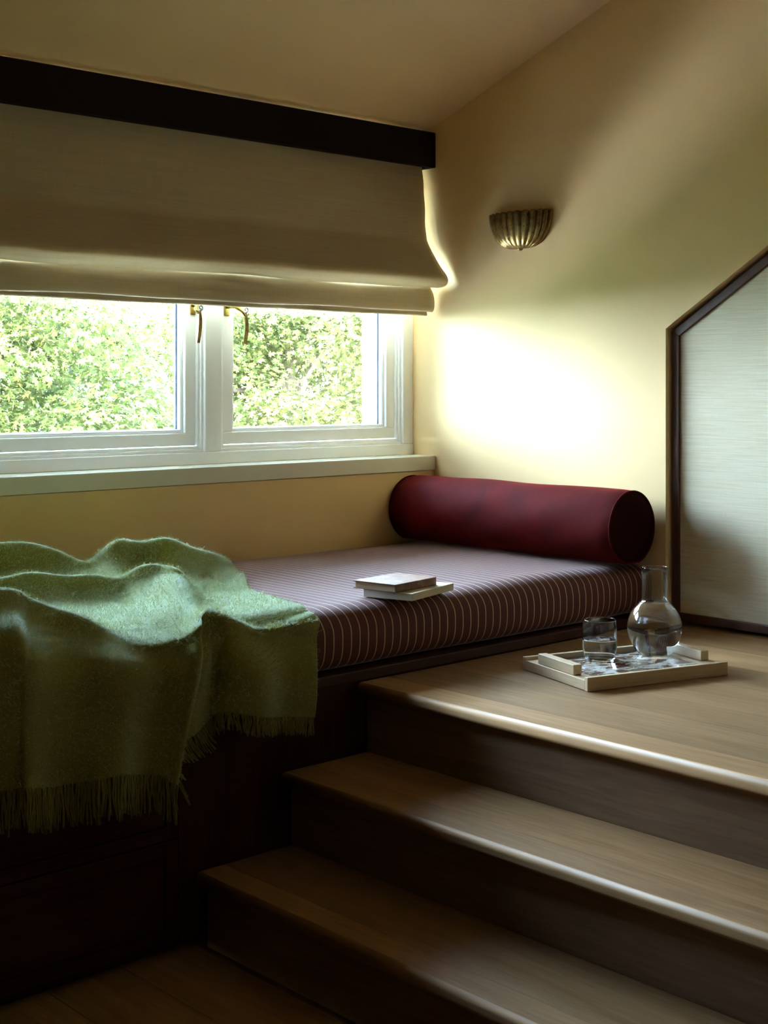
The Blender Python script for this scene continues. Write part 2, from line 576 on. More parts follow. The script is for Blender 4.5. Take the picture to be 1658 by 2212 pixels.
# ================================================================== window
FY, SY, GY = .11, .135, .168          # frame face, sash face, glass plane
win = empty('window_1', (-1.37, .16, 1.045), kind='structure')
ZB, ZT = 1.0435, 2.085
vf = merge(box_vf(-2.446, 0, FY, .19, ZB, 1.085), box_vf(-2.446, 0, FY, .19, 2.03, ZT),
           box_vf(-.055, 0, FY, .19, 1.085, 2.03), box_vf(-2.446, -2.391, FY, .19, 1.085, 2.03))
obj('outer_frame', *vf, WHITE, win, bevel=.003)
# stepped rebates
def ring(x0, x1, z0, z1, w_, y0, y1):
    return merge(box_vf(x0, x1, y0, y1, z0, z0+w_), box_vf(x0, x1, y0, y1, z1-w_, z1), box_vf(x0, x0+w_, y0, y1, z0+w_, z1-w_), box_vf(x1-w_, x1, y0, y1, z0+w_, z1-w_))
cas = [(-.893, -.055), (-1.791, -.962), (-2.391, -1.860)]
for a, b in ((-.962, -.893), (-1.860, -1.791)):
    box('mullion', a, b, FY, .19, 1.085, 2.03, WHITE, win, bevel=.003)
for i, (a, b) in enumerate(cas):
    obj('rebate', *ring(a, b, 1.085, 2.03, .010, FY+.010, .186), WHITE, win, bevel=.0015)
    obj('rebate', *ring(a+.010, b-.010, 1.095, 2.02, .009, FY+.018, .184), WHITE, win, bevel=.0015)
    a2, b2 = a+.0215, b-.0215
    z0, z1 = 1.1065, 2.009
    c_ = empty('casement', (0, 0, 0)); c_.parent = win
    c_.location = win.matrix_basis.inverted() @ Vector(((a+b)/2, SY, z0))
    obj('sash_frame', *ring(a2, b2, z0, z1, .042, SY, .181), WHITE, c_, bevel=.003)
    obj('glazing_bead', *ring(a2+.042, b2-.042, z0+.042, z1-.042, .012, SY+.012, GY-.003), WHITE, c_, bevel=.003)
    obj('spacer', *ring(a2+.0425, b2-.0425, z0+.0425, z1-.0425, .0135, GY+.004, GY+.011), SPACER, c_)
    v_ = box_vf(a2+.04, b2-.04, GY, GY+.003, z0+.04, z1-.04)
    obj('pane', *v_, PANE, c_)
    # espagnolette handle
    if i < 2:
        hx = (-.884 if i == 0 else -.993)
        hx = a2+.012 if i == 0 else b2-.014
        vf = merge(box_vf(hx-.011, hx+.011, SY-.007, SY-.0002, 1.5395, 1.66))
        obj('handle_plate', *vf, BRASSH, c_, bevel=.003)
        s = 1 if i == 0 else -1
        # neck
        n_pts = [(hx, SY-.004, 1.575), (hx+.003*s, SY-.028, 1.574), (hx+.012*s, SY-.046, 1.568), (hx+.026*s, SY-.056, 1.556), (hx+.036*s if i == 0 else hx-.012, SY-.060, 1.540)]
        lx = n_pts[-1][0]
        obj('handle_neck', *tube(n_pts, [.010, .0085, .007, .006, .005], 10), BRASSH, c_, smooth=True)
        # flat curved lever hanging down
        lv = []
        for k in range(13):
            t = k/12
            bow = math.sin(PI*min(1, t*1.15))*.004
            lv.append((lx+bow*(1 if i == 0 else .4)-(0 if i == 0 else .006*t), SY-.060-.004*math.sin(PI*t), 1.553-.108*t))
        V, F = [], []
        for k, p in enumerate(lv):
            t = k/12
            ww = .0058+.0010*math.sin(PI*t)
            if t < .2: ww = .0032+.014*t
            for (dx, dy) in ((-ww, -.003), (ww, -.003), (ww, .003), (-ww, .003)):
                V.append((p[0]+dx, p[1]+dy, p[2]))
        for k in range(12):
            for e in range(4):
                F.append((k*4+e, k*4+(e+1) % 4, (k+1)*4+(e+1) % 4, (k+1)*4+e))
        F += [(3, 2, 1, 0), tuple(48+e for e in range(4))]
        o = obj('handle_lever', V, F, BRASS, c_, bevel=.001); fix_normals(o)
        # monkey-tail scroll
        sp_ = []
        for k in range(22):
            a = -PI/2+k/21*PI*2.1
            r_ = .0085*(1-.55*k/21)
            sp_.append((lx+.003+r_*math.cos(a)*1.0, SY-.062, 1.557+r_*math.sin(a)+.004))
        sp_ = [(lx, SY-.061, 1.538)]+sp_
        obj('handle_scroll', *tube(sp_, [.003]+[.0028-.0012*k/21 for k in range(22)], 8), STEEL, c_, smooth=True)

# ================================================================== pelmet and roman blind
pel = empty('pelmet', (-1.37, .05, 2.117), 'dark mahogany pelmet board above the cream blind', 'pelmet')
box('front_board', -2.445, -.002, -.012, .012, 2.117, 2.249, MAHOP, pel, bevel=.004)
box('return_board', -.028, -.003, .012, .099, 2.117, 2.235, MAHOP, pel, bevel=.003)
box('return_board', -2.445, -2.422, .012, .099, 2.117, 2.235, MAHOP, pel, bevel=.003)

bl = empty('roman_blind', (-1.37, .03, 1.56), 'cream linen roman blind, half raised, folds hanging over the casements', 'blind')
prof = [(.040, 2.20), (.034, 2.12), (.026, 2.05), (.020, 1.98), (.016, 1.90), (.010, 1.855), (.000, 1.832), (-.022, 1.800), (-.048, 1.760), (-.070, 1.731), (-.086, 1.712), (-.094, 1.695), (-.092, 1.680), (-.080, 1.670), (-.060, 1.666), (-.035, 1.666), (-.014, 1.672)]
prof2 = [(.020, 1.70), (.0, 1.680), (-.012, 1.665), (-.024, 1.645), (-.030, 1.620), (-.030, 1.600), (-.026, 1.586), (-.018, 1.580), (-.004, 1.582), (.004, 1.590)]
prof3 = [(.010, 1.66), (.006, 1.60), (.004, 1.575), (.002, 1.569), (.006, 1.5665), (.010, 1.569), (.012, 1.60), (.014, 1.66)]
def sweep_profile(prof, x0, x1, nx, amp, seed, sub=4):
    P = []
    n = len(prof)
    for i in range(n-1):
        a, b, c, d = prof[max(i-1, 0)], prof[i], prof[i+1], prof[min(i+2, n-1)]
        for k in range(sub):
            t = k/sub
            P.append((cr(a[0], b[0], c[0], d[0], t), cr(a[1], b[1], c[1], d[1], t)))
    P.append(prof[-1])
    V, F = [], []
    m = len(P)
    for i in range(nx+1):
        u = i/nx
        x = x0+(x1-x0)*u
        # the lower part hangs a touch lower and wavier at the left, wider at the right
        for j, (y, z) in enumerate(P):
            dep = min(1, max(0, (1.86-z)/.2))
            wv = math.sin(x*4.1+seed)*.5+math.sin(x*9.7+seed*2.1)*.3+math.sin(x*17.3+seed*.7)*.2
            wv2 = math.sin(x*6.3+seed*1.7)*.6+math.sin(x*13.1+seed)*.4
            V.append((x, y+amp*wv*dep*.9+.0012*math.sin(z*60+x*3)*(1-dep), z+amp*.8*wv2*dep))
    for i in range(nx):
        for j in range(m-1):
            F.append((i*m+j, (i+1)*m+j, (i+1)*m+j+1, i*m+j+1))
    return V, F
for nm, pf, xr, amp, sd_ in (('upper_fold', prof, -.030, .0050, 1.0), ('lower_fold', prof2, -.028, .0035, 2.6), ('hem', prof3, -.034, .0018, 4.0)):
    V, F = sweep_profile(pf, -2.418, xr, 110, amp, sd_)
    if nm == 'upper_fold':
        # the kink: the cloth is slightly drawn in at the rod and flares out below
        V = [(x+(.012*math.exp(-((z-1.68)/.06)**2) if x > -.3 else 0)*max(0, (x+.3)/.27), y, z) for x, y, z in V]
    if nm == 'upper_fold':
        nP = len(V)//111
        keep = [j for j in range(nP) if V[j][2] > 1.692]
        LV = [(V[i*nP+j][0], V[i*nP+j][1]+.007, V[i*nP+j][2]) for i in range(111) for j in keep]
        nk = len(keep)
        LF = [(i*nk+j, (i+1)*nk+j, (i+1)*nk+j+1, i*nk+j+1) for i in range(110) for j in range(nk-1)]
        obj('lining', LV, LF, LINING, bl, smooth=True)
    o = obj(nm, V, F, LIN, bl, smooth=True)
    s_ = o.modifiers.new('thickness', 'SOLIDIFY'); s_.thickness = .0022; s_.offset = 0

# ================================================================== daybed cabinet
db = empty('daybed_base', (-1.6, -.5, 0), 'dark mahogany daybed base with panelled drawers under the striped mattress', 'daybed')
BX0 = -3.1
box('top_board', BX0, -.001, -1.0, -.002, .547, .575, MAHO, db, bevel=.003)
vf = merge(box_vf(BX0, -.001, -.968, -.002, .03, .546))
obj('carcass', *vf, MAHO, db)
box('plinth', BX0, -1.7825, -.945, -.925, 0.0, .030, MAHO, db, bevel=.001)
# fixed panel between the drawers and the steps
box('end_panel', -1.8185, -1.5005, -.990, -.969, .030, .546, MAHOV, db, bevel=.002)
box('end_panel', -1.499, -.02, -.988, -.969, .030, .546, MAHOV, db, bevel=.001)
def drawer(x0, x1, z0, z1):
    d = empty('drawer', (0, 0, 0)); d.parent = db
    d.location = db.matrix_basis.inverted() @ Vector(((x0+x1)/2, -.98, z0))
    r_ = .030
    yf = -.990
    box('rail', x0+r_, x1-r_, yf, -.969, z0, z0+r_, MAHO, d, bevel=.0015)
    box('rail', x0+r_, x1-r_, yf, -.969, z1-r_, z1, MAHO, d, bevel=.0015)
    box('stile', x0, x0+r_, yf, -.969, z0, z1, MAHOV, d, bevel=.0015)
    box('stile', x1-r_, x1, yf, -.969, z0, z1, MAHOV, d, bevel=.0015)
    box('drawer_panel', x0+r_+.0015, x1-r_-.0015, -.983, -.969, z0+r_+.0015, z1-r_-.0015, MAHO, d, bevel=.001)
for (x0, x1) in ((-2.455, -1.8215), (-3.095, -2.458)):
    drawer(x0, x1, .0335, .2640)
    drawer(x0, x1, .2672, .5440)

# ================================================================== mattress
MT = .738
ma = empty('mattress', (-1.55, -.5, .575), 'maroon mattress with thin cream pinstripes on the daybed', 'mattress')
def mat_section(x):
    """closed loop in (y,z) of the mattress; flattened bulge"""
    pts = []
    y1, z0, z1 = -.006, .5765, MT
    def arc(cx, cz, r, a0, a1, n):
        return [(cx+r*math.cos(a0+(a1-a0)*k/n), cz+r*math.sin(a0+(a1-a0)*k/n)) for k in range(n+1)]
    zc, hz, hy, ex = (z0+z1)/2, (z1-z0)/2, .10, 2/2.7
    for k in range(33):
        a_ = -PI/2+PI*k/32
        c_, s_ = math.cos(a_), math.sin(a_)
        # fuller towards the lower half, softly rounded at the top
        pts.append((-.898-hy*abs(c_)**(ex*(1.12 if s_ > 0 else .72)), zc+hz*math.copysign(abs(s_)**ex, s_)))
    y0, rt = -.96, .062
    for k in range(1, 24):
        t = k/24
        pts.append((y0+rt+(y1-.04-y0-rt)*t, z1+.004*math.sin(PI*t)))
    pts += arc(y1-.04, z1-.04, .04, PI/2, 0, 6)
    pts += arc(y1-.02, z0+.02, .02, 0, -PI/2, 4)
    return pts
XS = []
x = -3.05
while x < -.0315:
    XS.append(x); x += .03
XS += [-.028, -.018, -.010, -.005, -.003]
V, F, UV = [], [], []
base_sec = mat_section(0)
nS = len(base_sec)
cy_, cz2 = -.495, .657
for i, x in enumerate(XS):
    e = max(0, (x+.03)/.027)
    shr = 1-.06*(1-math.sqrt(max(0, 1-e*e)))*1.0
    sarc = 0
    for j, (y, z) in enumerate(base_sec):
        # the front roll wavers slightly
        wy = .0035*math.sin(x*5.3+1)+.002*math.sin(x*13+2)
        fr_ = max(0, min(1, (-.80-y)/.18))
        wz = (.0030*math.sin(x*4.1+y*3)+.0018*math.sin(x*9+y*7))*(1 if z > .69 else 0)
        yy = y+wy*fr_
        zz = z+wz
        yy = cy_+(yy-cy_)*(1-(1-shr)*.5); zz = cz2+(zz-cz2)*shr
        V.append((x, yy, zz))
        if j: sarc += math.dist(base_sec[j], base_sec[j-1])
        warp = .0015*math.sin(sarc*3+x*2.2)
        UV.append((x+warp, sarc))
for i in range(len(XS)-1):
    for j in range(nS):
        F.append((i*nS+j, (i+1)*nS+j, (i+1)*nS+(j+1) % nS, i*nS+(j+1) % nS))
F.append(tuple(range(nS-1, -1, -1))); F.append(tuple((len(XS)-1)*nS+j for j in range(nS)))
o = obj('cover', V, F, STR, ma, smooth=True, uvs=UV); fix_normals(o)

# ================================================================== bolster
bo = empty('bolster', (-.122, -.5, .735), 'deep red velvet bolster against the right wall on the striped mattress', 'bolster')
BR, BCX, BCZ = .1195, -.1215, .8585
V, F = [], []
NB, NS_ = 60, 72
for i in range(NB+1):
    t = i/NB
    y = -.010+(-1.000+.010)*t
    e = min(t, 1-t)*.99
    rad = BR*(1-.045*math.exp(-(e/.018)**1.2))
    for k in range(NS_):
        a = 2*PI*k/NS_
        wr_ = .0016*math.sin(3*a+y*9)+.0012*math.sin(5*a-y*17)+.0007*math.sin(11*a+y*31)*math.exp(-(e/.06))
        r_ = rad+wr_*min(1, e/.05+.3)
        z = BCZ+r_*math.sin(a)
        x = BCX+r_*math.cos(a)
        if z < .746: z = .746+(z-.746)*.02
        if x > -.0025: x = -.0025
        V.append((x, y+0.0, z))
for i in range(NB):
    for k in range(NS_):
        F.append((i*NS_+k, i*NS_+(k+1) % NS_, (i+1)*NS_+(k+1) % NS_, (i+1)*NS_+k))
o = obj('cover', V, F, VEL, bo, smooth=True); fix_normals(o)
for yy, s in ((-1.0, -1), (-.010, 1)):
    V, F = [], []
    rings = 7
    for q_ in range(rings):
        rr_ = BR*.958*(1-q_/rings)
        for k in range(NS_):
            a = 2*PI*k/NS_
            z = BCZ+rr_*math.sin(a)
            if z < .7465: z = .7465
            V.append((min(BCX+rr_*math.cos(a), -.003), yy+s*(.004*math.sin(PI/2*min(1, q_/3))), z))
    V.append((BCX, yy+s*.004, BCZ)); c_i = len(V)-1
    for q_ in range(rings-1):
        for k in range(NS_):
            F.append((q_*NS_+k, q_*NS_+(k+1) % NS_, (q_+1)*NS_+(k+1) % NS_, (q_+1)*NS_+k))
    for k in range(NS_):
        F.append(((rings-1)*NS_+k, (rings-1)*NS_+(k+1) % NS_, c_i))
    o = obj('end_disc', V, F, VEL_SHADED, bo, smooth=True)
    pts = []
    for k in range(NS_+1):
        a = 2*PI*k/NS_
        z = BCZ+BR*.965*math.sin(a)
        pts.append((min(BCX+BR*.965*math.cos(a), -.005), yy+s*.0005, max(z, .7492)))
    obj('piping', *tube(pts, .0030, 6), VEL, bo, smooth=True)

# ================================================================== books
def book(name, corner, ang, L, W_, z0, T, cover, pages, label, hard, spine_round=False):
    """corner = near corner; L along ang (spine edge faces the camera on the right), W_ to the left/back"""
    e1 = Vector((math.cos(ang), math.sin(ang), 0)); e2 = Vector((-math.sin(ang), math.cos(ang), 0))
    c0 = Vector((corner[0], corner[1], z0))
    b = empty(name, tuple(c0+e1*L/2+e2*W_/2), label, 'book', rz=ang)
    def bx(nm, a0, a1, b0, b1, za, zb, m, bev):
        V = []
        for z in (za, zb):
            for (p, q) in ((a0, b0), (a1, b0), (a1, b1), (a0, b1)):
                V.append(tuple(c0+e1*p+e2*q+Vector((0, 0, z))))
        return obj(nm, V, [(0,3,2,1),(4,5,6,7),(0,1,5,4),(1,2,6,5),(2,3,7,6),(3,0,4,7)], m, b, bevel=bev)
    ct = .0028 if hard else .0012
    ov = .004 if hard else 0.0004
    bx('page_block', ov, L-ov, ct*1.2, W_-ov, ct, T-ct, pages, .0006)
    bx('cover', 0, L, 0, W_, T-ct, T, cover, .0009)
    bx('cover', 0, L, 0, W_, 0, ct, cover, .0009)
    bx('spine', .0015 if hard else 0, L-(.0015 if hard else 0), -.001, ct, .0004, T-.0004, cover, .0012)
    return b
book('paperback_book', (-1.114, -1.034+.001), math.radians(15.6), .226, .152, .7395, .0195, CRCOV, PAGEW,
     'cream paperback book, lower one of the two on the striped mattress', False)
book('leather_book', (-1.1385, -.9935), math.radians(9.2), .187, .142, .7595, .0215, LEATH, PAGES,
     'worn brown leather book lying on top of the cream paperback', True)

# ================================================================== tray
TA = math.radians(-16.5)
TO = Vector((-.931, -1.4700, .5455))
tr_ = empty('serving_tray', tuple(TO), 'pale wood serving tray with brown and white inlay on the landing', 'tray', rz=TA)
TL, TW, TH_ = .445, .300, .0345
M = root_loc(tr_)
def tbox(nm, x0, x1, y0, y1, z0, z1, m, bev=.0012, label=None):
    v, f = box_vf(x0, x1, y0, y1, z0, z1)
    o = obj(nm, [M @ Vector(p) for p in v], f, m, tr_, bevel=bev)
    if label: o['label'] = label
    return o
rt_ = .013
tbox('long_rim', 0, TL, 0, rt_, 0, TH_, BEECH)
tbox('long_rim', 0, TL, TW-rt_, TW, 0, TH_, BEECH)
tbox('short_rim', .0002, .045, rt_+.0003, TW-rt_-.0003, 0.001, TH_-.008, BEECHY)
tbox('short_rim', TL-.045, TL-.0002, rt_+.0003, TW-rt_-.0003, 0.001, TH_-.008, BEECHY)
tbox('tray_base', .0455, TL-.0455, rt_+.0003, TW-rt_-.0003, .002, TH_-.014, INLAY, .0003, 'glossy brown base with white brushed inlay')
for x0 in (.006, TL-.006-.026):
    tbox('handle', x0, x0+.026, .070, .235, TH_-.007, TH_+.0185, BEECHY, .0016)
TB = TO.z+TH_-.014+.0006       # top of tray base

# ================================================================== carafe, tumbler
def resample(P, sub=5):
    out = []
    n = len(P)
    for i in range(n-1):
        a, b, c, d = P[max(i-1, 0)], P[i], P[i+1], P[min(i+2, n-1)]
        for k in range(sub):
            t = k/sub
            out.append((max(0, cr(a[0], b[0], c[0], d[0], t)), cr(a[1], b[1], c[1], d[1], t)))
    out.append(P[-1]); return out
cx, cyy = -.5000, -1.3600
outer = [(0, 0), (.025, 0), (.040, .0006), (.0475, .004), (.056, .016), (.066, .034), (.0725, .052), (.0748, .070), (.0730, .090), (.0665, .110), (.0560, .127), (.0450, .1390), (.0388, .1445), (.0366, .150), (.0362, .158), (.0360, .19), (.0360, .2430)]
outer = resample(outer[:13], 4)[:-1]+[(.0384, .1452), (.0368, .1490), (.0362, .1530), (.0361, .16), (.0360, .20), (.0360, .2380)]
th = .0016
inner = [(max(0, r-th) if r > .001 else 0, (z+th*1.6 if z < .01 else z)) for r, z in outer]
rim = [(.0357, .2390), (.0352, .2393), (.0347, .2390)]
prof_c = outer+rim+list(reversed(inner))
ca = empty('carafe', (cx, cyy, TB), 'round-bellied clear glass carafe of water with a straight neck on the tray', 'carafe')
V, F = lathe([(r, z+TB) for r, z in prof_c], cx, cyy, 72)
o = obj('glass_body', V, F, GLASS, ca, smooth=True)
bm = bmesh.new(); bm.from_mesh(o.data); bmesh.ops.remove_doubles(bm, verts=bm.verts, dist=1e-5); bmesh.ops.recalc_face_normals(bm, faces=bm.faces); bm.to_mesh(o.data); bm.free()
wl = .1425
wprof = [(r+.0003 if r > 0 else 0, z-.0004) for r, z in inner if z < wl]
rw = wprof[-1][0]
wprof += [(rw-.0008, wl), (rw*.9, wl-.0006), (rw*.5, wl-.0008), (0, wl-.0008)]
V, F = lathe([(r, z+TB) for r, z in wprof], cx, cyy, 72)
o = obj('water', V, F, WATER, ca, smooth=True); o['label'] = 'clear water filling the belly'
bm = bmesh.new(); bm.from_mesh(o.data); bmesh.ops.remove_doubles(bm, verts=bm.verts, dist=1e-5); bmesh.ops.recalc_face_normals(bm, faces=bm.faces); bm.to_mesh(o.data); bm.free()

gx, gy = -.6790, -1.3100
outer = resample([(0, 0), (.02, 0), (.034, .0004), (.0392, .003), (.0425, .010), (.0455, .030), (.0468, .055), (.0462, .080), (.0447, .098), (.0437, .1085)], 4)
th = .0015
inner = [(max(0, r-th) if r > .001 else 0, (z+.0042 if z < .006 else z)) for r, z in outer]
inner = [p for i, p in enumerate(inner)]
rim = [(.0433, .1094), (.0429, .1096), (.0424, .1094)]
prof_g = outer+rim+list(reversed(inner))
tu = empty('tumbler', (gx, gy, TB), 'clear glass tumbler half full of water on the tray beside the carafe', 'glass')
V, F = lathe([(r, z+TB) for r, z in prof_g], gx, gyy if False else gy, 64)
o = obj('glass_body', V, F, GLASS, tu, smooth=True)
bm = bmesh.new(); bm.from_mesh(o.data); bmesh.ops.remove_doubles(bm, verts=bm.verts, dist=1e-5); bmesh.ops.recalc_face_normals(bm, faces=bm.faces); bm.to_mesh(o.data); bm.free()
wl = .058
wprof = [(r+.0003 if r > 0 else 0, z-.0004) for r, z in inner if z < wl]
rw = wprof[-1][0]
wprof += [(rw-.0008, wl), (rw*.9, wl-.0006), (rw*.5, wl-.0008), (0, wl-.0008)]
V, F = lathe([(r, z+TB) for r, z in wprof], gx, gy, 64)
o = obj('water', V, F, WATER, tu, smooth=True); o['label'] = 'clear water in the lower half'
bm = bmesh.new(); bm.from_mesh(o.data); bmesh.ops.remove_doubles(bm, verts=bm.verts, dist=1e-5); bmesh.ops.recalc_face_normals(bm, faces=bm.faces); bm.to_mesh(o.data); bm.free()

# ================================================================== wall sconce
sy, sz = -.438, 1.911
sc_ = empty('wall_sconce', (-.002, sy, sz-.06), 'antique brass fluted shell wall sconce on the cream right wall', 'lamp')
V, F = [], []
NA, NT = 156, 26
def shell_pt(a, t, k=1.0):
    # a: 0..pi around, t: 0 rim .. 1 bottom
    fl_ = abs(math.sin(a*13))            # 13 flutes
    g_ = math.cos(t*PI/2)**.62
    mod = 1-.085*(1-fl_**.7)*(1-.35*t)
    r1 = .143*g_*mod*k
    dep = .066*g_*mod*k
    z = sz-.125*math.sin(t*PI/2)**1.05*k-.0
    lip = .004*(1-fl_) * (1 if t == 0 else 0)
    return (-.002-dep*math.sin(a), sy+r1*math.cos(a), z-lip)
for i in range(NA+1):
    for j in range(NT+1):
        V.append(shell_pt(PI*i/NA, j/NT*.985))
for i in range(NA):
    for j in range(NT):
        a = i*(NT+1)+j
        F.append((a, a+1, a+NT+2, a+NT+1))
o = obj('shell_shade', V, F, BRASS, sc_, smooth=True)
s_ = o.modifiers.new('thickness', 'SOLIDIFY'); s_.thickness = .0016; s_.offset = 1
V, F = lathe([(0, sz-.134), (.006, sz-.133), (.010, sz-.129), (.011, sz-.124), (.009, sz-.119), (0, sz-.117)], -.012, sy, 20)
obj('finial', V, F, BRASS, sc_, smooth=True)
V, F = prism([(sy+.120*math.cos(PI+PI*k/24), sz-.012+.095*math.sin(PI+PI*k/24)) for k in range(25)], -.0045, -.0005, 'x')
fix_normals(obj('back_plate', V, F, BRASS, sc_))
# bulb holder and bulb inside the bowl
V, F = lathe([(0, sz-.062), (.012, sz-.062), (.012, sz-.045), (.0, sz-.045)], -.032, sy, 16)
obj('lamp_holder', V, F, BRASSH, sc_, smooth=False)
V, F = lathe([(0, sz-.046), (.010, sz-.046), (.013, sz-.035), (.018, sz-.022), (.016, sz-.010), (.008, sz-.003), (0, sz-.001)], -.032, sy, 16)
obj('bulb', V, F, mat('frosted_bulb', (.8, .8, .78), .4), sc_, smooth=True)

